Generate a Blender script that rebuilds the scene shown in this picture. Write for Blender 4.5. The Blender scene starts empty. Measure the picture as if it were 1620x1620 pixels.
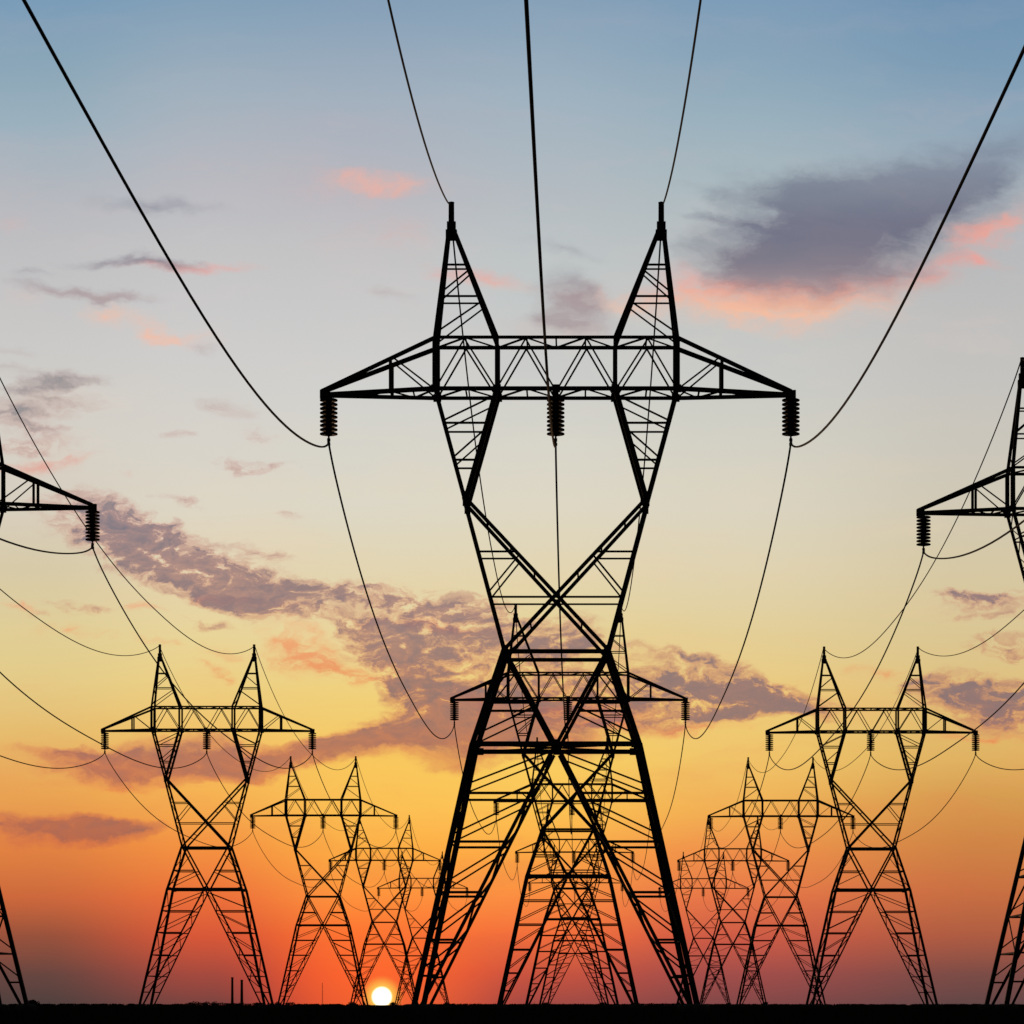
import bpy, math, random
from mathutils import Vector
random.seed(7)
R = math.radians
sc = bpy.context.scene

# ------------------------------------------------------------------ scale
H_TOP = 1270.0                    # pylon height in photograph pixels at the nearest pylon
K = 40.0 / H_TOP                  # metres per such pixel: the pylons are 40 m tall
D = 160.0                         # distance to the nearest pylon, and span between pylons
F = D / K                         # focal length in photograph pixels (1620 wide)
VX, HY = 917.5, 1590.0            # where the rows vanish, and the horizon
EYE = 0.40                        # eye height above the flat ground

# ------------------------------------------------------------------ camera
cam_d = bpy.data.cameras.new('camera')
cam = bpy.data.objects.new('camera', cam_d)
sc.collection.objects.link(cam)
cam.location = (0, 0, EYE)
cam.rotation_euler = (R(90), 0, 0)
cam_d.sensor_width = 36.0
cam_d.lens = F / 1620.0 * 36.0
cam_d.shift_x = -(VX - 810.0) / 1620.0
cam_d.shift_y = (HY - 810.0) / 1620.0
cam_d.clip_start = 0.5
cam_d.clip_end = 90000.0
sc.camera = cam

sc.view_settings.view_transform = 'Standard'
sc.view_settings.look = 'None'
sc.view_settings.exposure = 0.0
sc.view_settings.gamma = 1.0
sc.view_settings.use_curve_mapping = False
sc.render.engine = 'CYCLES'
sc.cycles.use_denoising = False
sc.cycles.max_bounces = 3
sc.cycles.diffuse_bounces = 2
sc.cycles.glossy_bounces = 1
sc.render.filter_size = 2.3

# ------------------------------------------------------------------ sun
SUN_X, SUN_Y = 604.0, 1577.0
sun_dir = Vector(((SUN_X - VX) / F, 1.0, (HY - SUN_Y) / F)).normalized()
sl = bpy.data.lights.new('sun', 'SUN')
sl.energy = 0.35
sl.angle = R(0.5)
sl.color = (1.0, 0.55, 0.28)
sun = bpy.data.objects.new('sun', sl)
sc.collection.objects.link(sun)
sun.rotation_euler = (-sun_dir).to_track_quat('-Z', 'Y').to_euler()

# ------------------------------------------------------------------ sky (world)
def lin(c):
    out = []
    for v in c[:3]:
        v = v / 255.0
        out.append(v / 12.92 if v <= 0.04045 else ((v + 0.055) / 1.055) ** 2.4)
    return (out[0], out[1], out[2], 1.0)

world = bpy.data.worlds.new('World')
sc.world = world
world.use_nodes = True
nt = world.node_tree
nt.nodes.clear()
def N(t, **kw):
    n = nt.nodes.new(t)
    for k, v in kw.items():
        setattr(n, k, v)
    return n
def plug(sock, v):
    if hasattr(v, 'is_output'):
        nt.links.new(v, sock)
    else:
        sock.default_value = v
def math_(op, a, b=0.0, c=0.0, clamp=False):
    n = N('ShaderNodeMath', operation=op, use_clamp=clamp)
    plug(n.inputs[0], a); plug(n.inputs[1], b); plug(n.inputs[2], c)
    return n.outputs[0]
def vmath(op, a, b):
    n = N('ShaderNodeVectorMath', operation=op)
    plug(n.inputs[0], a)
    if op == 'SCALE': plug(n.inputs['Scale'], b)
    else: plug(n.inputs[1], b)
    return n.outputs[0]
def smooth(v, lo, hi, a=0.0, b=1.0):
    n = N('ShaderNodeMapRange', interpolation_type='SMOOTHSTEP', clamp=True)
    plug(n.inputs[0], v)
    for i, x in enumerate((lo, hi, a, b)): n.inputs[i + 1].default_value = x
    return n.outputs[0]
def mix(f, a, b, mode='MIX'):
    n = N('ShaderNodeMix', data_type='RGBA', blend_type=mode)
    plug(n.inputs[0], f); plug(n.inputs[6], a); plug(n.inputs[7], b)
    return n.outputs[2]
RY0, RY1 = -6.0, 16.2             # vertical span of the colour ramps, hundreds of pixels below the photo's top
def ramp(stops, pos):
    n = N('ShaderNodeValToRGB')
    cr = n.color_ramp
    while len(cr.elements) > 1: cr.elements.remove(cr.elements[-1])
    for i, (y, c) in enumerate(stops):
        p = (y / 100.0 - RY0) / (RY1 - RY0)
        if i == 0:
            e = cr.elements[0]; e.position = p
        else:
            e = cr.elements.new(p)
        e.color = lin(c) if not isinstance(c, float) else (c, c, c, 1)
    plug(n.inputs[0], pos)
    return n.outputs[0]

tc = N('ShaderNodeTexCoord')
sep = N('ShaderNodeSeparateXYZ')
nt.links.new(tc.outputs['Generated'], sep.inputs[0])
yy = math_('MAXIMUM', sep.outputs[1], 0.05)
PX = math_('MULTIPLY_ADD', math_('DIVIDE', sep.outputs[0], yy), F / 100.0, VX / 100.0)
PY = math_('MULTIPLY_ADD', math_('DIVIDE', sep.outputs[2], yy), -F / 100.0, HY / 100.0)
comb = N('ShaderNodeCombineXYZ')
plug(comb.inputs[0], PX); plug(comb.inputs[1], PY)
P0 = comb.outputs[0]
POS = math_('DIVIDE', math_('SUBTRACT', PY, RY0), RY1 - RY0, clamp=True)

# colour of the clear sky, low to high, at six bearings around the sun
UP = [(-600, (30, 52, 84)), (-250, (66, 106, 146))]
COLS = [
 (60, UP + [(0,(122,156,184)),(100,(138,166,184)),(200,(156,177,190)),(300,(178,183,190)),(400,(192,192,194)),(550,(203,202,200)),(700,(213,208,198)),(800,(215,206,190)),(900,(215,202,168)),(1000,(224,206,150)),(1080,(228,203,135)),(1160,(230,188,110)),(1250,(234,166,84)),(1340,(226,132,66)),(1420,(204,104,60)),(1480,(152,82,60)),(1540,(104,70,64)),(1590,(78,64,62))]),
 (330, UP + [(0,(130,160,184)),(150,(161,177,190)),(300,(186,187,193)),(400,(196,196,197)),(550,(206,205,204)),(700,(215,211,202)),(800,(221,214,197)),(900,(226,211,178)),(1000,(232,212,154)),(1080,(236,208,132)),(1160,(242,196,106)),(1250,(246,180,84)),(1340,(244,146,66)),(1420,(236,112,58)),(1480,(216,88,56)),(1540,(166,74,62)),(1590,(120,68,64))]),
 (580, UP + [(0,(133,160,184)),(150,(162,176,190)),(300,(184,184,191)),(400,(196,196,197)),(600,(208,208,206)),(700,(214,212,202)),(800,(220,215,198)),(900,(226,213,178)),(1000,(232,214,158)),(1100,(240,208,122)),(1200,(248,200,94)),(1280,(252,192,84)),(1350,(253,172,68)),(1420,(254,148,62)),(1480,(255,110,46)),(1540,(252,74,38)),(1590,(230,54,42))]),
 (860, UP + [(0,(134,161,184)),(150,(159,178,192)),(300,(179,187,193)),(400,(190,196,197)),(600,(204,205,202)),(700,(215,213,202)),(800,(222,215,196)),(900,(226,213,178)),(1000,(230,210,150)),(1100,(240,206,118)),(1200,(249,206,98)),(1280,(252,194,84)),(1350,(253,170,70)),(1420,(250,140,66)),(1480,(242,110,60)),(1540,(200,84,64)),(1590,(158,74,68))]),
 (1150, UP + [(0,(126,157,184)),(100,(138,166,186)),(200,(156,178,190)),(300,(172,186,191)),(400,(186,192,193)),(500,(196,198,196)),(600,(202,203,199)),(700,(211,209,197)),(800,(219,212,193)),(900,(223,211,178)),(1000,(227,207,152)),(1100,(236,203,124)),(1200,(241,198,106)),(1280,(242,176,84)),(1350,(240,144,74)),(1420,(230,118,72)),(1480,(206,92,70)),(1540,(162,78,74)),(1590,(128,72,72))]),
 (1560, UP + [(0,(114,148,178)),(100,(124,156,181)),(200,(144,167,185)),(300,(168,178,186)),(400,(184,186,188)),(500,(192,191,190)),(600,(197,195,191)),(700,(202,198,187)),(800,(208,200,180)),(900,(214,200,164)),(1000,(218,198,148)),(1100,(224,192,122)),(1200,(224,178,98)),(1260,(214,156,80)),(1330,(208,134,70)),(1410,(200,112,66)),(1480,(174,92,66)),(1540,(124,76,70)),(1590,(96,70,70))]),
]
base = ramp(COLS[0][1], POS)
for i in range(1, len(COLS)):
    x0, x1 = COLS[i - 1][0] / 100.0, COLS[i][0] / 100.0
    base = mix(smooth(PX, x0, x1), base, ramp(COLS[i][1], POS))

# turbulence that bends and breaks the clouds
def noise(vec, scale, detail=5.0, rough=0.55, col=False):
    n = N('ShaderNodeTexNoise', noise_dimensions='3D')
    plug(n.inputs['Vector'], vec)
    n.inputs['Scale'].default_value = scale
    n.inputs['Detail'].default_value = detail
    n.inputs['Roughness'].default_value = rough
    return n.outputs['Color' if col else 'Fac']
def mapped(v, loc, scale, rot=0.0, typ='POINT'):
    n = N('ShaderNodeMapping', vector_type=typ)
    plug(n.inputs['Vector'], v)
    n.inputs['Location'].default_value = loc
    n.inputs['Rotation'].default_value = (0, 0, rot)
    n.inputs['Scale'].default_value = scale
    return n.outputs[0]
w1 = vmath('SUBTRACT', noise(mapped(P0, (3, 1, 0), (0.8, 1.3, 1)), 1.1, 5.0, 0.6, True), (0.5, 0.5, 0.5))
w1 = vmath('MULTIPLY', w1, (1.5, 0.75, 0.0))
P1 = vmath('ADD', P0, w1)

def blobs(lst):
    tot = None
    for (cx, cy, rx, ry, rot, amp) in lst:
        m = mapped(P1, (cx / 100.0, cy / 100.0, 0), (rx * 1.5 / 100.0, ry * 1.5 / 100.0, 1), R(rot), 'TEXTURE')
        g = N('ShaderNodeTexGradient', gradient_type='SPHERICAL')
        plug(g.inputs[0], m)
        tot = math_('MULTIPLY_ADD', g.outputs['Fac'], amp, tot if tot is not None else 0.0)
    return tot

DARK = [(1320,375,190,85,-6,1.15),(1400,315,160,60,-14,.8),(1205,405,115,46,8,.6),(1480,280,160,45,-16,.6),(1290,445,150,40,-2,.6),(1180,290,60,30,0,.6),(1270,310,90,40,-10,.4),(1590,235,110,40,-10,.4),(1565,300,110,50,-15,.5),
 (905,478,65,42,30,1.0),(900,522,90,20,0,.7),(890,395,70,12,12,.4),(620,467,42,16,12,.55),
 (95,602,70,14,3,1.0),(40,618,60,9,-2,.7),(100,632,70,9,4,.8),(30,652,80,18,0,.8),(70,676,60,10,4,.7),(40,700,80,14,0,.8),(20,580,50,8,0,.5),(160,412,66,9,2,.8),(262,412,55,13,6,.85),(100,462,66,13,12,.85),(175,465,45,10,0,.7),(20,552,42,9,0,.55),(318,555,25,12,24,.5),(390,738,66,10,6,.6),(350,648,40,18,10,.5),(250,325,95,14,3,.6),(400,690,36,12,8,.45),(290,690,30,10,0,.4),(210,470,50,8,0,.5),(60,430,40,8,0,.45),(470,820,26,9,10,.4),(300,800,40,14,20,.45),(420,870,60,12,14,.5),(1100,300,50,10,10,.4),(1120,340,60,9,6,.4),
 (195,850,115,46,24,1.3),(300,895,130,40,20,1.05),(420,932,120,34,16,.95),(410,962,90,20,10,.7),(250,832,80,16,14,.6),(550,942,120,16,8,.6),(690,962,130,28,8,1.05),(650,1015,90,30,14,.8),(596,1025,55,38,20,.95),(560,985,70,12,12,.5),(745,1010,80,40,10,.7),(650,1075,70,40,30,.7),(710,1110,100,46,20,.9),(600,1162,150,30,-14,.9),(720,1165,120,40,-4,1.0),(480,1188,130,22,-8,.85),(300,1202,170,30,0,1.05),(180,1216,130,24,5,.9),(100,1190,90,9,0,.45),
 (850,1085,110,80,0,.95),(905,1005,60,32,0,.6),(860,1160,120,40,0,.8),(1030,1112,120,36,0,1.05),(1130,1084,120,26,12,1.0),(1225,1102,100,22,8,.95),(1180,1125,90,14,0,.8),(1100,1132,100,14,0,.6),(1060,1035,110,10,6,.5),(1140,1050,80,8,14,.5),
 (1565,1112,100,36,6,1.2),(1605,1142,80,24,0,.8),(1545,945,80,13,-6,.6),(1560,972,80,8,0,.45),(1600,1022,60,20,0,.8),(1585,950,60,14,-4,.6),(1500,1080,60,8,0,.4),(1500,940,60,8,0,.4),
 (60,1316,140,24,1,1.2),(150,1314,90,20,2,1.0),(150,965,70,8,4,.5),(318,985,50,8,0,.45),(90,975,50,6,0,.4)]
PINK = [(590,290,80,13,1,.8),(570,296,120,26,0,.4),(660,300,60,12,0,.4),(243,515,34,15,32,1.1),(300,420,100,10,2,1.0),(165,500,44,20,-10,.85),(280,540,60,14,10,.5),(25,350,20,14,0,.5),(420,190,170,110,0,.22),(300,260,160,60,0,.15),(560,380,120,60,10,.25),(1260,60,90,30,0,.22),(60,470,60,20,0,.3),(640,370,60,36,10,.3),(770,440,75,16,12,.9),(1042,240,18,9,0,.5),(300,530,70,14,5,.35),
 (1200,478,180,32,-3,.95),(1110,465,90,30,4,.7),(1350,452,130,26,-14,.7),(1260,502,150,26,-2,.7),(1150,440,120,30,8,.4),(1560,368,55,20,-14,1.0),(1545,410,55,10,10,.7),(1605,340,60,24,-20,.8),(1480,430,110,24,-24,.6),(965,475,60,20,10,.7),(890,540,130,30,0,.4),(1270,535,60,18,0,.35),
 (40,735,64,12,0,1.1),(95,724,60,10,0,.6),(20,966,42,9,8,1.0),(115,1005,62,10,10,.8),(340,945,52,11,4,.75),(200,747,16,6,0,.6),(232,966,26,7,0,.85),(340,1066,32,11,24,1.0),(420,950,60,10,14,.5),(720,1000,90,10,8,.6),(460,1022,60,14,26,1.0),(510,1042,48,22,26,1.1),(452,1050,50,18,24,.75),(480,1000,70,14,20,.6),(360,1030,40,12,20,.5),(560,1066,55,13,4,.9),(250,1012,42,7,4,.7),(690,990,100,14,10,.5),(600,985,80,10,10,.5),
 (200,1244,130,10,3,.7),(400,1226,110,9,-6,.75),(700,1198,100,12,0,.6),(1060,1148,120,10,2,.9),(955,1132,70,24,0,.75),(1385,1062,60,10,4,.75),(1560,1168,80,9,-2,.8),(1250,1082,40,8,0,.5),(870,1120,80,36,0,.5),(880,1180,110,14,0,.7),(760,1110,50,20,10,.5),(140,1336,110,6,0,.4)]
tilt = R(10)
f_big = noise(mapped(P1, (5.3, 2.2, 0), (0.8, 1.7, 1), tilt), 1.0, 7.0, 0.6)
f_fine = noise(mapped(P1, (9.1, 4.2, 3), (1.0, 2.1, 1), tilt), 3.0, 5.0, 0.6)

f_p = noise(mapped(P1, (1.3, 7.2, 5), (0.9, 2.0, 1), R(9)), 2.6, 6.0, 0.6)
low = smooth(PY, 4.8, 8.0)
mid = math_('MULTIPLY', low, smooth(PY, 10.9, 11.9, 1.0, 0.25))       # most broken between the high cloud and the smooth lowest banks
tex = math_('ADD', math_('ADD', f_big, 0.5), math_('MULTIPLY', math_('SUBTRACT', f_fine, 0.5), math_('MULTIPLY_ADD', mid, 0.95, 0.30)))     # about 1 on average
# low:                     # 0 for the high soft cloud, 1 for the low broken banks
gain = math_('MULTIPLY_ADD', mid, 2.0, 1.4)
d_raw = math_('MULTIPLY', blobs(DARK), math_('MULTIPLY_ADD', math_('SUBTRACT', tex, 1.0), gain, 0.92))
p_raw = math_('MULTIPLY', blobs(PINK), math_('MULTIPLY_ADD', f_p, math_('MULTIPLY_ADD', low, 2.4, 2.2), math_('MULTIPLY_ADD', low, -1.15, -0.1)))
d_soft = smooth(d_raw, 0.03, 1.1)
d_crisp = smooth(d_raw, 0.05, 0.98)
d_a = math_('ADD', math_('MULTIPLY', d_crisp, low), math_('MULTIPLY', d_soft, math_('SUBTRACT', 1.0, low)))
p_a = smooth(p_raw, 0.02, 1.55)
veil_n = noise(mapped(P1, (2.7, 8.8, 9), (0.35, 1.5, 1), R(4)), 1.0, 6.0, 0.58)
veil = smooth(veil_n, 0.46, 0.72)               # thin cirrus over the whole sky
dark_c = ramp([(200,(116,130,152)),(300,(96,106,130)),(380,(94,97,122)),(430,(118,106,122)),(470,(162,126,130)),(530,(158,140,146)),(600,(122,122,128)),(720,(146,132,134)),(830,(120,115,128)),(900,(136,114,120)),(960,(142,110,118)),(1030,(142,104,112)),(1120,(138,94,104)),(1180,(158,94,92)),(1240,(176,98,82)),(1315,(146,92,84)),(1400,(140,80,70))], POS)
dark_max = ramp([(0,.5),(250,.58),(350,.86),(420,.82),(480,.65),(560,.75),(700,.75),(830,.92),(1000,.85),(1240,.85),(1400,.8)], POS)
pink_c = ramp([(150,(200,165,175)),(290,(244,178,158)),(370,(242,162,146)),(430,(238,160,150)),(490,(248,188,156)),(560,(240,190,170)),(740,(226,158,144)),(900,(236,168,136)),(1000,(240,164,112)),(1060,(236,140,92)),(1150,(240,136,86)),(1250,(232,124,76)),(1350,(226,112,66))], POS)
veil_c = ramp([(0,(176,176,190)),(250,(206,186,190)),(500,(226,206,198)),(800,(238,216,184)),(1000,(240,196,140)),(1150,(236,164,96)),(1300,(228,128,76)),(1450,(206,96,72)),(1590,(120,70,66))], POS)
pink_max = ramp([(0,.5),(300,.75),(500,.9),(700,.75),(1000,.85),(1400,.7)], POS)
sky = mix(math_('MULTIPLY', veil, ramp([(0,.10),(300,.16),(700,.14),(1000,.16),(1200,.22),(1450,.16),(1590,.05)], POS)), base, veil_c)
sky = mix(math_('MULTIPLY', p_a, pink_max), sky, pink_c)
rim = math_('MULTIPLY', math_('MULTIPLY', d_a, math_('SUBTRACT', 1.0, d_a)), math_('MULTIPLY', low, 2.0), clamp=True)
dens = smooth(tex, 0.80, 1.30)                  # thicker folds of a bank are greyer, thin ones catch the light
dark_v = mix(dens, mix(math_('MULTIPLY_ADD', low, 0.28, 0.04), dark_c, pink_c), mix(0.25, dark_c, lin((92, 92, 116))))
cool = math_('MULTIPLY', smooth(PX, 9.2, 11.0), smooth(PY, 8.5, 10.5, 0.0, 0.55))
dark_v = mix(cool, dark_v, lin((112, 100, 118)))
sky = mix(math_('MULTIPLY', d_a, dark_max), sky, dark_v)
sky = mix(math_('MULTIPLY', rim, 0.55), sky, pink_c)

# the sun on the horizon
sd = N('ShaderNodeVectorMath', operation='DISTANCE')
plug(sd.inputs[0], P0); sd.inputs[1].default_value = (SUN_X / 100.0, SUN_Y / 100.0, 0)
sdist = sd.outputs['Value']
sky = mix(smooth(sdist, 2.4, 0.1, 0.0, 0.45), sky, lin((255, 130, 56)))
sky = mix(smooth(sdist, 0.36, 0.10), sky, lin((255, 204, 84)))
disc = smooth(sdist, 0.178, 0.112)
sky = mix(disc, sky, (2.4, 2.3, 1.7, 1.0))

# the rest of the dusk sky, outside the sunset
ns = N('ShaderNodeTexSky', sky_type='NISHITA')
ns.sun_disc = False
ns.sun_elevation = math.asin(sun_dir.z)
ns.sun_rotation = math.atan2(sun_dir.x, sun_dir.y)
ns.dust_density = 2.0
dusk = vmath('SCALE', ns.outputs[0], 0.06)
front = smooth(sep.outputs[1], 0.78, 0.93)
bg = N('ShaderNodeBackground')
plug(bg.inputs[0], mix(front, dusk, sky))
bg.inputs[1].default_value = 1.0
out = N('ShaderNodeOutputWorld')
nt.links.new(bg.outputs[0], out.inputs[0])
world.cycles.sampling_method = 'MANUAL'
world.cycles.sample_map_resolution = 1024

# ------------------------------------------------------------------ materials
def material(name, col_a, col_b, scale, rough=0.85, metal=0.0, bump=0.0, spec=0.2):
    m = bpy.data.materials.new(name)
    m.use_nodes = True
    t = m.node_tree
    b = t.nodes['Principled BSDF']
    c = t.nodes.new('ShaderNodeTexCoord')
    n = t.nodes.new('ShaderNodeTexNoise')
    n.inputs['Scale'].default_value = scale
    n.inputs['Detail'].default_value = 6
    t.links.new(c.outputs['Object'], n.inputs['Vector'])
    r = t.nodes.new('ShaderNodeValToRGB')
    r.color_ramp.elements[0].color = (*col_a, 1); r.color_ramp.elements[0].position = 0.35
    r.color_ramp.elements[1].color = (*col_b, 1); r.color_ramp.elements[1].position = 0.65
    t.links.new(n.outputs['Fac'], r.inputs[0])
    t.links.new(r.outputs[0], b.inputs['Base Color'])
    b.inputs['Roughness'].default_value = rough
    b.inputs['Metallic'].default_value = metal
    b.inputs['Specular IOR Level'].default_value = spec
    if bump:
        bp = t.nodes.new('ShaderNodeBump')
        bp.inputs['Strength'].default_value = bump
        t.links.new(n.outputs['Fac'], bp.inputs['Height'])
        t.links.new(bp.outputs[0], b.inputs['Normal'])
    return m
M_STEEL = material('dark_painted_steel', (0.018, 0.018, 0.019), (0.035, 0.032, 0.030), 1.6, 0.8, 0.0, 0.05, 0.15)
M_CERAMIC = material('brown_glazed_ceramic', (0.020, 0.013, 0.010), (0.032, 0.020, 0.014), 3.0, 0.6, 0.0, 0.0, 0.15)
M_CABLE = material('weathered_cable', (0.020, 0.020, 0.021), (0.035, 0.034, 0.033), 0.7, 0.8, 0.0, 0.0, 0.15)
M_CONCRETE = material('stained_concrete', (0.06, 0.058, 0.054), (0.11, 0.105, 0.098), 2.5, 0.95, 0.0, 0.2, 0.1)
M_GROUND = material('dark_field_soil', (0.012, 0.011, 0.008), (0.030, 0.030, 0.018), 0.05, 1.0, 0.0, 0.0, 0.0)
M_LEAF = material('dark_scrub_leaves', (0.022, 0.030, 0.014), (0.045, 0.055, 0.024), 2.0, 0.95, 0.0, 0.0, 0.05)
M_BRICK = material('sooty_chimney_brick', (0.07, 0.045, 0.035), (0.11, 0.07, 0.055), 0.8, 0.95, 0.0, 0.0, 0.1)

# ------------------------------------------------------------------ mesh helpers
class MB:
    def __init__(self):
        self.v, self.f, self.sm = [], [], []
    def add(self, vs, fs, smooth=False):
        o = len(self.v)
        self.v += [tuple(p) for p in vs]
        self.f += [tuple(i + o for i in f) for f in fs]
        self.sm += [smooth] * len(fs)
    def angle(self, p, q, w, inx=(1, 0, 0), iny=(0, 1, 0), t=None):
        """steel angle section from p to q, flanges w wide opening towards inx and iny"""
        p, q = Vector(p), Vector(q)
        d = (q - p).normalized()
        a = Vector(inx); a = a - d * a.dot(d)
        if a.length < 0.05:
            a = Vector((0.31, 0.2, 0.9)); a = a - d * a.dot(d)
        a.normalize()
        b = d.cross(a)
        if b.dot(Vector(iny)) < 0: b = -b
        t = t or max(0.012, w * 0.14)
        prof = [(0, 0), (w, 0), (w, t), (t, t), (t, w), (0, w)]
        s = [a * (x - w / 2) + b * (y - w / 2) for x, y in prof]
        vs = [p + k for k in s] + [q + k for k in s]
        fs = [(i, (i + 1) % 6, (i + 1) % 6 + 6, i + 6) for i in range(6)]
        fs += [(0, 3, 2, 1), (0, 5, 4, 3), (6, 7, 8, 9), (6, 9, 10, 11)]
        self.add(vs, fs)
    def box(self, c, s):
        cx, cy, cz = c; x, y, z = (k / 2 for k in s)
        vs = [(cx + i * x, cy + j * y, cz + k * z) for i in (-1, 1) for j in (-1, 1) for k in (-1, 1)]
        self.add(vs, [(0,1,3,2),(4,6,7,5),(0,4,5,1),(2,3,7,6),(0,2,6,4),(1,5,7,3)])
    def lathe(self, cx, cy, prof, n=16, smooth=True):
        vs = []
        for (r, z) in prof:
            for i in range(n):
                a = 2 * math.pi * i / n
                vs.append((cx + r * math.cos(a), cy + r * math.sin(a), z))
        fs = []
        for j in range(len(prof) - 1):
            for i in range(n):
                k = (i + 1) % n
                fs.append((j * n + i, j * n + k, (j + 1) * n + k, (j + 1) * n + i))
        fs.append(tuple(range(n - 1, -1, -1)))
        fs.append(tuple((len(prof) - 1) * n + i for i in range(n)))
        self.add(vs, fs, smooth)
    def tube(self, pts, r, n=6):
        vs = []
        for i, p in enumerate(pts):
            d = (pts[min(i + 1, len(pts) - 1)] - pts[max(i - 1, 0)]).normalized()
            a = d.cross(Vector((0, 0, 1))); a.normalize()
            b = a.cross(d)
            for k in range(n):
                an = 2 * math.pi * k / n
                vs.append(p + a * (r * math.cos(an)) + b * (r * math.sin(an)))
        fs = []
        for i in range(len(pts) - 1):
            for k in range(n):
                m = (k + 1) % n
                fs.append((i * n + k, i * n + m, (i + 1) * n + m, (i + 1) * n + k))
        fs.append(tuple(range(n))); fs.append(tuple((len(pts) - 1) * n + k for k in range(n - 1, -1, -1)))
        self.add(vs, fs, True)
    def build(self, name, mat, parent=None):
        me = bpy.data.meshes.new(name)
        me.from_pydata(self.v, [], self.f)
        me.polygons.foreach_set('use_smooth', self.sm)
        me.materials.append(mat)
        me.update()
        o = bpy.data.objects.new(name, me)
        sc.collection.objects.link(o)
        o.parent = parent
        return o
def tag(o, label=None, cat=None, group=None, kind=None):
    if label: o['label'] = label
    if cat: o['category'] = cat
    if group: o['group'] = group
    if kind: o['kind'] = kind
    return o

# ------------------------------------------------------------------ ground
g = MB()
rings = [-3000, -200, 20, 60, 100, 160, 240, 340, 500, 800, 1400, 3000, 8000, 30000, 80000]
xs = [-60000, -9000, -2500, -800, -300, -120, -60, -30, 0, 30, 60, 120, 300, 800, 2500, 9000, 60000]
for y in rings:
    for x in xs:
        g.v.append((x, y, 0.0))
for j in range(len(rings) - 1):
    for i in range(len(xs) - 1):
        a = j * len(xs) + i
        g.f.append((a, a + 1, a + 1 + len(xs), a + len(xs))); g.sm.append(False)
tag(g.build('ground', M_GROUND), kind='structure', label='flat dark field under the pylons running to the horizon')

# ------------------------------------------------------------------ the pylon
def u(x): return x * K
def z(h): return h * K + EYE       # heights were read from the horizon, which is at eye height
def depth(h):                      # front-to-back width of the pylon at height h, metres
    pts = [(-20, .060), (0, .058), (101, .045), (175, .040), (254, .036), (407, .030), (553, .024), (640, .0180), (706, .0156), (1048, .0155), (1225, .0012), (1400, .0012)]
    for (a, da), (b, db) in zip(pts, pts[1:]):
        if h <= b:
            return D * (da + (db - da) * (h - a) / (b - a))
    return D * .001
def P(x, h, s): return Vector((u(x), s * depth(h) / 2, z(h)))
GH = -EYE / K                      # ground, in the same units
W_LEG, W_MAIN, W_X, W_BELT, W_LACE = 0.29, 0.22, 0.16, 0.125, 0.085
def outer(h):
    if h <= 407: return 130 + (217 - 130) * (407 - h) / 407.0
    if h <= 556: return 81 + (130 - 81) * (556 - h) / 149.0
    return 81 + (190 - 81) * (h - 556) / (968 - 556.0)
def inner_leg(h): return 206 * (407 - h) / 407.0
def diag_low(h): return 81 * (h - 407) / 149.0        # the X below the waist
def diag_up(h): return abs(h - 643) / (797 - 643.0) * 143 if h > 643 else (643 - h) / (643 - 556.0) * 81
def fork_in(h): return 143 + (93 - 143) * (h - 797) / (968 - 797.0)

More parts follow.
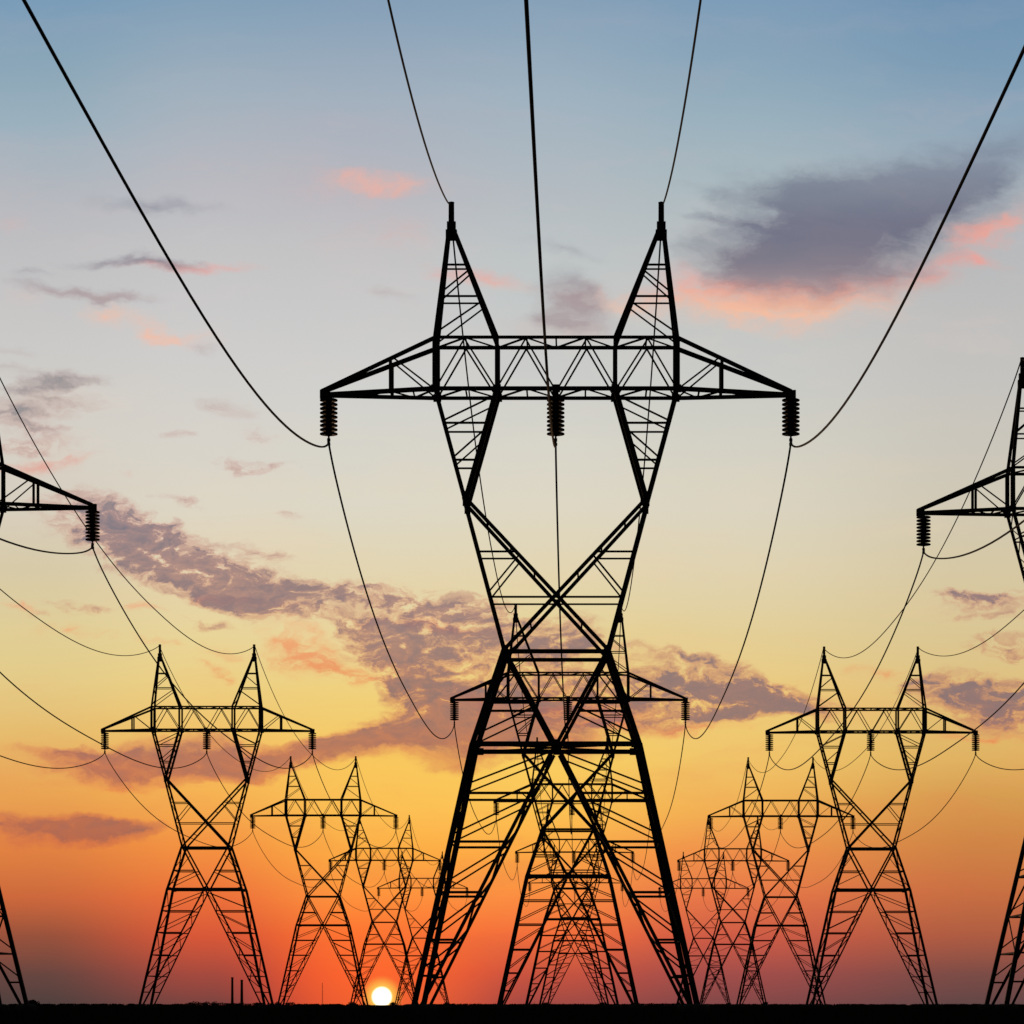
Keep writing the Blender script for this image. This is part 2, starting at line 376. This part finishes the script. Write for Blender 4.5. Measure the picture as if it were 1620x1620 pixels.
def make_pylon():
    root = bpy.data.objects.new('lattice_pylon', None)
    sc.collection.objects.link(root)
    root.empty_display_size = 2.0
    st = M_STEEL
    L_ = [407, 330, 254, 175, 101, 45]
    for sx in (-1, 1):
        for sy in (-1, 1):
            m = MB()
            ix, iy = (-sx, 0, 0), (0, -sy, 0)
            m.angle(P(sx * outer(GH + 8), GH + 8, sy), P(sx * 130, 407, sy), W_LEG, ix, iy)
            m.angle(P(sx * inner_leg(GH + 10), GH + 10, sy), P(sx * 4, 401, sy), W_X, (sx, 0, 0), iy)
            for k in range(1, len(L_)):
                h, hp = L_[k], L_[k - 1]
                m.angle(P(sx * outer(h), h, sy), P(sx * inner_leg(h), h, sy), W_BELT * (1 if k < 4 else .9), (0, 0, 1), iy)
                hi = hp - 8 if k > 1 else 396
                m.angle(P(sx * outer(h + 12), h + 12, sy), P(sx * inner_leg(hi), hi, sy), W_LACE, (0, 0, 1), iy)
            fx = sx * (outer(GH) + inner_leg(GH)) / 2
            c = P(fx, GH, sy)
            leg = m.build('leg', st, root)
            fm = MB()
            fm.lathe(c.x, c.y, [(0.66, -0.3), (0.64, 0.34), (0.54, 0.42), (0.30, 0.45)], 12, False)
            fm.build('footing', M_CONCRETE, leg)
    for sx in (-1, 1):             # lacing between the front and the back legs
        m = MB()
        hs = [407, 330, 254, 175, 101]
        for k, h in enumerate(hs):
            if k: m.angle(P(sx * outer(h), h, -1), P(sx * outer(h), h, 1), W_BELT * .8, (0, 0, 1), (1, 0, 0))
            if k + 1 < len(hs):
                s = 1 if k % 2 else -1
                m.angle(P(sx * outer(h), h, s), P(sx * outer(hs[k + 1]), hs[k + 1], -s), W_LACE, (0, 0, 1), (1, 0, 0))
        hs = [400, 360, 320, 280, 240, 200, 160, 120, 85]
        for k, h in enumerate(hs):
            if k + 1 < len(hs):
                s = 1 if k % 2 else -1
                m.angle(P(sx * inner_leg(h), h, s), P(sx * inner_leg(hs[k + 1]), hs[k + 1], -s), W_LACE, (0, 0, 1), (1, 0, 0))
        m.build('side_bracing', st, root)
    # body between the knee belt and the waist
    m = MB()
    for sy in (-1, 1):
        iy = (0, -sy, 0)
        for sx in (-1, 1):
            m.angle(P(sx * 130, 407, sy), P(sx * 81, 556, sy), W_LEG * .9, (-sx, 0, 0), iy)
            m.angle(P(sx * 3, 410, sy), P(sx * 81, 556, sy), W_X * 1.15, (sx, 0, 0), iy)
            m.angle(P(sx * outer(472), 472, sy), P(sx * diag_low(472), 472, sy), W_BELT, (0, 0, 1), iy)
            m.angle(P(sx * outer(422), 422, sy), P(sx * diag_low(466), 466, sy), W_LACE, (0, 0, 1), iy)
            m.angle(P(sx * outer(480), 480, sy), P(sx * diag_low(530), 530, sy), W_LACE * .9, (0, 0, 1), iy)
        m.angle(P(-132, 407, sy), P(132, 407, sy), 0.24, (0, 0, 1), iy)
        m.angle(P(-83, 553, sy), P(83, 553, sy), 0.20, (0, 0, 1), iy)
        c = P(0, 408, sy); m.box((c.x, c.y + sy * .02, c.z), (0.34, 0.03, 0.4))
        for sx in (-1, 1):
            c = P(sx * 80, 556, sy); m.box((c.x, c.y + sy * .02, c.z), (0.34, 0.03, 0.45))
            c = P(sx * 129, 407, sy); m.box((c.x - sx * .12, c.y + sy * .02, c.z), (0.5, 0.03, 0.36))
    for sx in (-1, 1):
        for h in (407, 472, 553):
            m.angle(P(sx * outer(h), h, -1), P(sx * outer(h), h, 1), W_BELT, (0, 0, 1), (1, 0, 0))
        m.angle(P(sx * outer(407), 407, -1), P(sx * outer(472), 472, 1), W_LACE, (0, 0, 1), (1, 0, 0))
        m.angle(P(sx * outer(472), 472, 1), P(sx * outer(553), 553, -1), W_LACE, (0, 0, 1), (1, 0, 0))
    m.angle(P(-130, 407, -1), P(130, 407, 1), W_LACE, (0, 0, 1), (1, 0, 0))
    m.angle(P(130, 407, -1), P(-130, 407, 1), W_LACE, (0, 0, 1), (1, 0, 0))
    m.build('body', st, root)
    # the neck: the large X above the waist
    m = MB()
    for sy in (-1, 1):
        iy = (0, -sy, 0)
        for sx in (-1, 1):
            m.angle(P(sx * 81, 556, sy), P(sx * 145, 797, sy), W_MAIN * .9, (-sx, 0, 0), iy)
            m.angle(P(sx * 140, 794, sy), P(-sx * 80, 557, sy), W_X * 1.2, (0, 0, 1), iy)
            m.angle(P(sx * outer(712), 712, sy), P(sx * diag_up(712), 712, sy), W_BELT * .75, (0, 0, 1), iy)
            m.angle(P(sx * outer(648), 648, sy), P(sx * diag_up(706), 706, sy), W_LACE, (1, 0, 0), iy)
            c = P(sx * 142, 795, sy); m.box((c.x, c.y + sy * .02, c.z), (0.30, 0.03, 0.75))
        m.angle(P(-outer(640), 640, sy), P(outer(640), 640, sy), W_BELT * .75, (0, 0, 1), iy)
        c = P(0, 643, sy); m.box((c.x, c.y + sy * .02, c.z), (0.3, 0.03, 0.3))
    for sx in (-1, 1):
        hs = [556, 600, 640, 676, 712, 750, 790]
        for k in range(len(hs) - 1):
            s = 1 if k % 2 else -1
            m.angle(P(sx * outer(hs[k]), hs[k], s), P(sx * outer(hs[k + 1]), hs[k + 1], -s), W_LACE * .8, (0, 0, 1), (1, 0, 0))
        for h in (560, 600, 680, 720, 760):
            m.angle(P(sx * diag_up(h), h, -1), P(sx * diag_up(h), h, 1), W_LACE, (0, 0, 1), (1, 0, 0))
    m.build('neck', st, root)
    # the two arms of the fork
    for sx in (-1, 1):
        m = MB()
        for sy in (-1, 1):
            iy = (0, -sy, 0)
            m.angle(P(sx * 144, 797, sy), P(sx * 190, 968, sy), W_MAIN * .9, (-sx, 0, 0), iy)
            m.angle(P(sx * 141, 797, sy), P(sx * 93, 968, sy), W_MAIN * 1.15, (sx, 0, 0), iy)
            for h in (914, 856):
                m.angle(P(sx * outer(h), h, sy), P(sx * fork_in(h), h, sy), W_LACE * 1.2, (0, 0, 1), iy)
            m.angle(P(sx * outer(918), 918, sy), P(sx * fork_in(957), 957, sy), W_LACE, (0, 0, 1), iy)
            m.angle(P(sx * outer(860), 860, sy), P(sx * fork_in(904), 904, sy), W_LACE, (0, 0, 1), iy)
        for f in (outer, fork_in):
            hs = [800, 828, 856, 885, 914, 941, 966]
            for k in range(len(hs) - 1):
                s = 1 if k % 2 else -1
                m.angle(P(sx * f(hs[k]), hs[k], s), P(sx * f(hs[k + 1]), hs[k + 1], -s), W_LACE * .8, (0, 0, 1), (1, 0, 0))
        m.build('fork_arm', st, root)
    # crossbeam
    m = MB()
    for sy in (-1, 1):
        iy = (0, -sy, 0)
        m.angle(P(-192, 968, sy), P(192, 968, sy), W_MAIN * .85, (0, 0, 1), iy)
        m.angle(P(-192, 1048, sy), P(192, 1048, sy), W_MAIN * .75, (0, 0, -1), iy)
        for sx in (-1, 1):
            m.angle(P(sx * 190, 968, sy), P(sx * 190, 1048, sy), 0.27, (-sx, 0, 0), iy)
            m.angle(P(sx * 93, 968, sy), P(sx * 93, 1048, sy), 0.20, (sx, 0, 0), iy)
        for (a, b, c) in ((-188, -144, -96), (-92, -48, -4), (4, 48, 92), (96, 144, 188)):
            m.angle(P(a, 970, sy), P(b, 1046, sy), W_LACE, (1, 0, 0), iy)
            m.angle(P(b, 1046, sy), P(c, 970, sy), W_LACE, (-1, 0, 0), iy)
        for x in (-190, -93, 0, 93, 190):
            c = P(x, 968, sy); m.box((c.x, c.y + sy * .02, c.z), (0.4, 0.03, 0.4))
    for h in (968, 1048):
        xs_ = [-190, -142, -93, -46, 0, 46, 93, 142, 190]
        for k, x in enumerate(xs_):
            m.angle(P(x, h, -1), P(x, h, 1), W_LACE, (0, 0, 1), (1, 0, 0))
            if k:
                s = 1 if k % 2 else -1
                m.angle(P(xs_[k - 1], h, s), P(x, h, -s), W_LACE, (0, 0, 1), (1, 0, 0))
    m.box((u(-1), 0, z(964)), (0.3, depth(968), 0.16))
    m.build('crossbeam', st, root)
    # outer arms
    for sx in (-1, 1):
        m = MB()
        def A(x, h, sy):           # arm tapers to a point at the tip
            f = (372 - abs(x)) / (372 - 190.0)
            return Vector((u(x), sy * (depth(968) / 2 * max(f, 0.03)), z(h)))
        top = lambda x: 1048 - (abs(x) - 190) * (1048 - 970) / 182.0
        for sy in (-1, 1):
            iy = (0, -sy, 0)
            m.angle(A(sx * 190, 968, sy), A(sx * 373, 965, sy), W_MAIN * .95, (0, 0, 1), iy)
            m.angle(A(sx * 190, 1047, sy), A(sx * 371, 970, sy), W_MAIN, (0, 0, -1), iy)
            m.angle(A(sx * 261, 967, sy), A(sx * 261, top(261), sy), 0.16, (sx, 0, 0), iy)
            m.angle(A(sx * 196, 971, sy), A(sx * 256, top(258), sy), W_LACE, (0, 0, 1), iy)
        for x in (225, 261, 300, 335):
            m.angle(A(sx * x, 967, -1), A(sx * x, 967, 1), W_LACE, (0, 0, 1), (1, 0, 0))
        for k, (x0, x1) in enumerate(((190, 225), (225, 261), (261, 300), (300, 335))):
            s = 1 if k % 2 else -1
            m.angle(A(sx * x0, 967, s), A(sx * x1, 967, -s), W_LACE, (0, 0, 1), (1, 0, 0))
        xt = -366 if sx < 0 else 371
        m.box((u(xt), 0, z(966)), (0.5, 0.22, 0.42))
        m.build('cross_arm', st, root)
    # earth wire peaks
    for sx in (-1, 1):
        m = MB()
        po = lambda h: 190 + (170.0 - 190) * (h - 1048) / (1222 - 1048.0)
        pi_ = lambda h: 93 + (161 - 93) * (h - 1048) / (1222 - 1048.0)
        for sy in (-1, 1):
            iy = (0, -sy, 0)
            m.angle(P(sx * 190, 1048, sy), P(sx * 170, 1222, sy), W_MAIN * .95, (-sx, 0, 0), iy)
            m.angle(P(sx * 93, 1048, sy), P(sx * 161, 1222, sy), W_MAIN * .95, (sx, 0, 0), iy)
            for h in (1116, 1168):
                m.angle(P(sx * po(h), h, sy), P(sx * pi_(h), h, sy), W_LACE * 1.1, (0, 0, 1), iy)
            m.angle(P(sx * po(1056), 1056, sy), P(sx * pi_(1108), 1108, sy), W_LACE, (0, 0, 1), iy)
            m.angle(P(sx * po(1122), 1122, sy), P(sx * pi_(1160), 1160, sy), W_LACE, (0, 0, 1), iy)
        for f in (po, pi_):
            hs = [1050, 1082, 1116, 1142, 1168, 1195]
            for k in range(len(hs) - 1):
                s = 1 if k % 2 else -1
                m.angle(P(sx * f(hs[k]), hs[k], s), P(sx * f(hs[k + 1]), hs[k + 1], -s), W_LACE * .8, (0, 0, 1), (1, 0, 0))
        m.box((u(sx * 166), 0, z(1218)), (0.56, 0.34, 0.5))
        pk = m.build('peak', st, root)
        s = MB()
        s.box((u(sx * 166), 0, z(1229)), (0.44, 0.3, 0.62))
        s.lathe(u(sx * 166), 0, [(0.145, z(1237)), (0.14, z(1268)), (0.15, z(1268.5)), (0.15, z(1270)), (0.05, z(1271))], 10, False)
        s.build('wire_spike', st, pk)
    # insulator strings
    for x in INS:
        m = MB()
        n = 9
        y0, y1 = z(960), z(900)
        m.lathe(u(x), 0, [(0.09, z(967)), (0.09, y0), (0.05, y0), (0.05, z(889)), (0.085, z(889)), (0.085, z(885))], 10, False)
        st_ = (y0 - y1) / n
        for i in range(n):
            zt = y0 - i * st_
            m.lathe(u(x), 0, [(0.13, zt - .002), (0.20, zt - .02), (0.38, zt - .045), (0.44, zt - .07), (0.445, zt - .135), (0.40, zt - .15), (0.18, zt - .12), (0.13, zt - st_ * .96)], 18)
        ins = m.build('insulator', M_CERAMIC, root)
        c = MB()
        c.box((u(x), 0, z(888.6)), (0.11, 0.62, 0.16))
        c.box((u(x), 0, z(894)), (0.16, 0.16, 0.14))
        c.build('clamp', M_STEEL, ins)
    return root

INS = (-360, -1, 371)
proto = make_pylon()
def copy_tree(o, parent=None):
    c = o.copy()
    sc.collection.objects.link(c)
    c.parent = parent
    for ch in list(o.children):
        copy_tree(ch, c)
    return c

ROWS = {'middle': (917.6, -37.5, 1.0), 'left': (920.7, -1321.0, 1.227), 'right': (914.7, 1037.5, 1.240)}
def row_xy(row, n):
    V, s, n0 = ROWS[row]
    return ((V - VX) * n + s) * K, n * D
LABELS = {
 'middle': ['largest black lattice pylon, nearest of all, filling the middle of the photo',
            'second pylon of the middle row, its crossarm showing either side of the largest pylon\'s waist',
            'third pylon of the middle row, seen between the legs of the largest pylon',
            'fourth pylon of the middle row, small and tangled behind the three larger ones before it',
            'farthest pylon of the middle row, smallest, right at the end of the tunnel of legs'],
 'left': ['pylon cut off by the left edge, only right arm and one leg in view',
          'tallest complete pylon of the left row, standing left of the setting sun',
          'third pylon of the left row, its right leg just left of the sun',
          'fourth pylon of the left row, standing with legs either side of the sun',
          'farthest small pylon of the left row, half behind the largest pylon\'s left leg'],
 'right': ['pylon cut off by the right edge, only left arm and a leg in view',
           'tallest complete pylon of the right row, in front of plain orange sky',
           'third pylon of the right row, overlapped by the tall complete one to its right',
           'fourth pylon of the right row, pale and thin beside the largest pylon\'s right leg',
           'farthest smallest pylon of the right row, touching the largest pylon\'s right leg'],
}
GRP = 'lattice pylons in three rows'
first = True
for row in ('middle', 'left', 'right'):
    for i in range(5):
        n = ROWS[row][2] + i
        x, y = row_xy(row, n)
        o = proto if first else copy_tree(proto)
        first = False
        o.location = (x, y, 0)
        tag(o, LABELS[row][i], 'pylon', GRP)

# ------------------------------------------------------------------ wires
def strand(row, off, h, sag, r, power, hook):
    V, s, n0 = ROWS[row]
    pts = []
    for i in range(-1, 4):
        na, nb = n0 + i, n0 + i + 1
        steps = 64 if i < 1 else 40
        for k in range(steps + (1 if i == 3 else 0)):
            t = 0.5 - 0.5 * math.cos(math.pi * k / steps)
            n = na + (nb - na) * t
            if n < 0.03: continue
            x, y = row_xy(row, n)
            drop = sag * (1 - abs(2 * t - 1) ** power) + hook * (1 - math.exp(-min(t, 1 - t) / .012))
            pts.append(Vector((x + u(off), y, z(h - drop))))
    m = MB()
    m.tube(pts, r, 6)
    return m
WHERE = {'middle': 'the middle row of pylons', 'left': 'the left row of pylons', 'right': 'the right row of pylons'}
for row in ('middle', 'left', 'right'):
    for off, name in zip(INS, ('left', 'centre', 'right')):
        o = strand(row, off, 889, 163, 0.051, 2.7, 8).build('power_cable', M_CABLE)
        tag(o, 'thick sagging power cable under the %s insulators of %s' % (name, WHERE[row]), 'cable', 'power cables hanging from insulators')
    for off, name, sg in ((-168, 'left', 205), (168, 'right', 195)):
        o = strand(row, off, 1267, sg, 0.043, 2.3, 4).build('earth_wire', M_CABLE)
        tag(o, 'thin earth wire along the %s peaks of %s' % (name, WHERE[row]), 'wire', 'earth wires strung along the peaks')

# ------------------------------------------------------------------ far chimneys and mast
def at(px, n): return ((px - VX) * n * K, n * D)
def chimney(px, hpx, n, rad, label):
    x, y = at(px, n)
    hh = hpx * n * K + EYE
    root = bpy.data.objects.new('factory_chimney', None)
    sc.collection.objects.link(root)
    root.location = (x, y, 0)
    m = MB(); m.lathe(0, 0, [(rad * 1.3, -0.2), (rad * 1.15, hh * .3), (rad, hh - 1.0)], 20)
    m.build('shaft', M_BRICK, root)
    m = MB(); m.lathe(0, 0, [(rad * 1.02, hh - 1.0), (rad * 1.18, hh - .8), (rad * 1.18, hh - .1), (rad * 1.05, hh)], 20, False)
    m.build('rim', M_BRICK, root)
    tag(root, label, 'chimney', 'chimneys on the horizon')
chimney(367.5, 44, 18, 1.0, 'tall thin dark chimney on the horizon, left and taller of two')
chimney(382.5, 40, 18, 1.1, 'shorter dark chimney on the horizon, right one of two')
x, y = at(510, 18)
m = MB()
hh = 36 * 18 * K
for a in range(3):
    an = a * 2.094
    m.angle((0.5 * math.cos(an), 0.5 * math.sin(an), 0), (0.2 * math.cos(an), 0.2 * math.sin(an), hh), 0.16, (1, 0, 0), (0, 1, 0))
for k in range(14):
    for a in range(3):
        r0, r1 = 0.5 - .3 * k / 14, 0.5 - .3 * (k + 1) / 14
        a0, a1 = a * 2.094, (a + 1) * 2.094
        m.angle((r0 * math.cos(a0), r0 * math.sin(a0), hh * k / 14), (r1 * math.cos(a1), r1 * math.sin(a1), hh * (k + 1) / 14), 0.08, (0, 0, 1), (0, 1, 0))
o = m.build('radio_mast', M_STEEL)
o.location = (x, y, 0)
tag(o, 'very thin faint mast on the horizon between two left pylons', 'mast')

# ------------------------------------------------------------------ scrub at the far feet, far wood
def leafy(mb, cx, cy, cz, rx, ry, rz, n, size):
    for _ in range(n):
        while True:
            a = Vector((random.uniform(-1, 1), random.uniform(-1, 1), random.uniform(-1, 1)))
            if 0.25 < a.length < 1: break
        p = Vector((cx + a.x * rx, cy + a.y * ry, max(0.02, cz + a.z * rz)))
        d1 = Vector((random.gauss(0, 1), random.gauss(0, 1), random.gauss(0, 1))).normalized()
        d2 = d1.orthogonal().normalized()
        s = size * random.uniform(.6, 1.4)
        mb.add([p - d1 * s, p + d2 * s * .5, p + d1 * s, p - d2 * s * .5], [(0, 1, 2, 3)])
def bush(px, n, w, h, label):
    x, y = at(px, n)
    root = bpy.data.objects.new('scrub_bush', None)
    sc.collection.objects.link(root)
    root.location = (x, y, 0)
    m = MB()
    for _ in range(5):
        leafy(m, random.uniform(-.35, .35) * w, random.uniform(-.3, .3) * w, h * random.uniform(.3, .55), w * .3, w * .3, h * .42, 150, 0.11)
    m.build('foliage', M_LEAF, root)
    t = MB()
    for _ in range(7):
        a = random.uniform(0, 6.28)
        t.tube([Vector((0.1 * math.cos(a), .1 * math.sin(a), -.05)), Vector((w * .15 * math.cos(a), w * .15 * math.sin(a), h * .45)), Vector((w * .3 * math.cos(a), w * .3 * math.sin(a), h * .85))], 0.02, 5)
    t.build('stem', M_LEAF, root)
    tag(root, label, 'bush', 'scrub at the feet of pylons')
for px, n, w, h, label in (
    (50, 1.6, 1.3, .85, 'low dark bush beside the leg of the pylon cut off at left'),
    (556, 4.3, 1.9, 1.2, 'dark bush at the left foot of the pylon straddling the sun'),
    (622, 5.3, 1.7, 1.3, 'dark bush touching the right edge of the sun'),
    (708, 5.3, 1.9, 1.3, 'dark bush just outside the largest pylon\'s left leg'),
    (864, 5.1, 2.6, 1.3, 'dark bush at left foot of the farthest middle pylon'),
    (955, 5.1, 2.8, 1.3, 'dark bush at right foot of the farthest middle pylon'),
    (1075, 5.3, 1.9, 1.3, 'dark bush just inside the largest pylon\'s right leg'),
    (1152, 5.3, 1.7, 1.2, 'dark bush at right foot of the farthest right pylon'),
    (1212, 4.3, 1.9, 1.3, 'dark bush at right foot of fourth pylon in the right row')):
    bush(px, n, w, h, label)
m = MB()
for _ in range(5200):                           # rough grass in clumps, knee high
    yy_ = 62.0 * (6.5 ** random.random())
    xc, yc = random.uniform(-0.20, 0.16) * yy_, yy_
    for _b in range(4):
        bx_, by_ = xc + random.gauss(0, .12), yc + random.gauss(0, .12)
        hh_ = random.uniform(.10, .36) + (random.uniform(0, .16) if random.random() < .12 else 0)
        lx, ly = random.gauss(0, .08), random.gauss(0, .08)
        w_ = random.uniform(.008, .016)
        m.add([(bx_ - w_, by_, -.01), (bx_ + w_, by_, -.01), (bx_ + lx * .5 + w_ * .6, by_ + ly * .5, hh_ * .6), (bx_ + lx * .5 - w_ * .6, by_ + ly * .5, hh_ * .6), (bx_ + lx, by_ + ly, hh_)], [(0, 1, 2, 3), (3, 2, 4)])
tag(m.build('rough_grass', M_LEAF), 'low rough dark grass over the foreground field', 'grass', kind='stuff')
m = MB()
def wood(x0, x1, hpx, n=30.0):
    px = x0
    while px < x1:
        x, y = at(px, n)
        hh = hpx * random.uniform(.45, 1.0) * n * K
        y += random.uniform(-80, 80)
        leafy(m, x, y, hh * .4 + EYE, random.uniform(4, 9), 5, hh * .6, 90, 1.0)
        px += random.uniform(3.0, 6.0)
for x0, x1, hp in ((0, 90, 2), (90, 210, 2.5), (210, 300, 2), (300, 345, 6), (345, 440, 4), (440, 465, 7), (465, 560, 2), (650, 760, 2.5), (760, 1000, 2), (1000, 1110, 3), (1110, 1620, 1.8)):
    wood(x0, x1, hp)
tag(m.build('distant_wood', M_LEAF), 'low uneven line of far trees along the horizon', 'wood', kind='stuff')
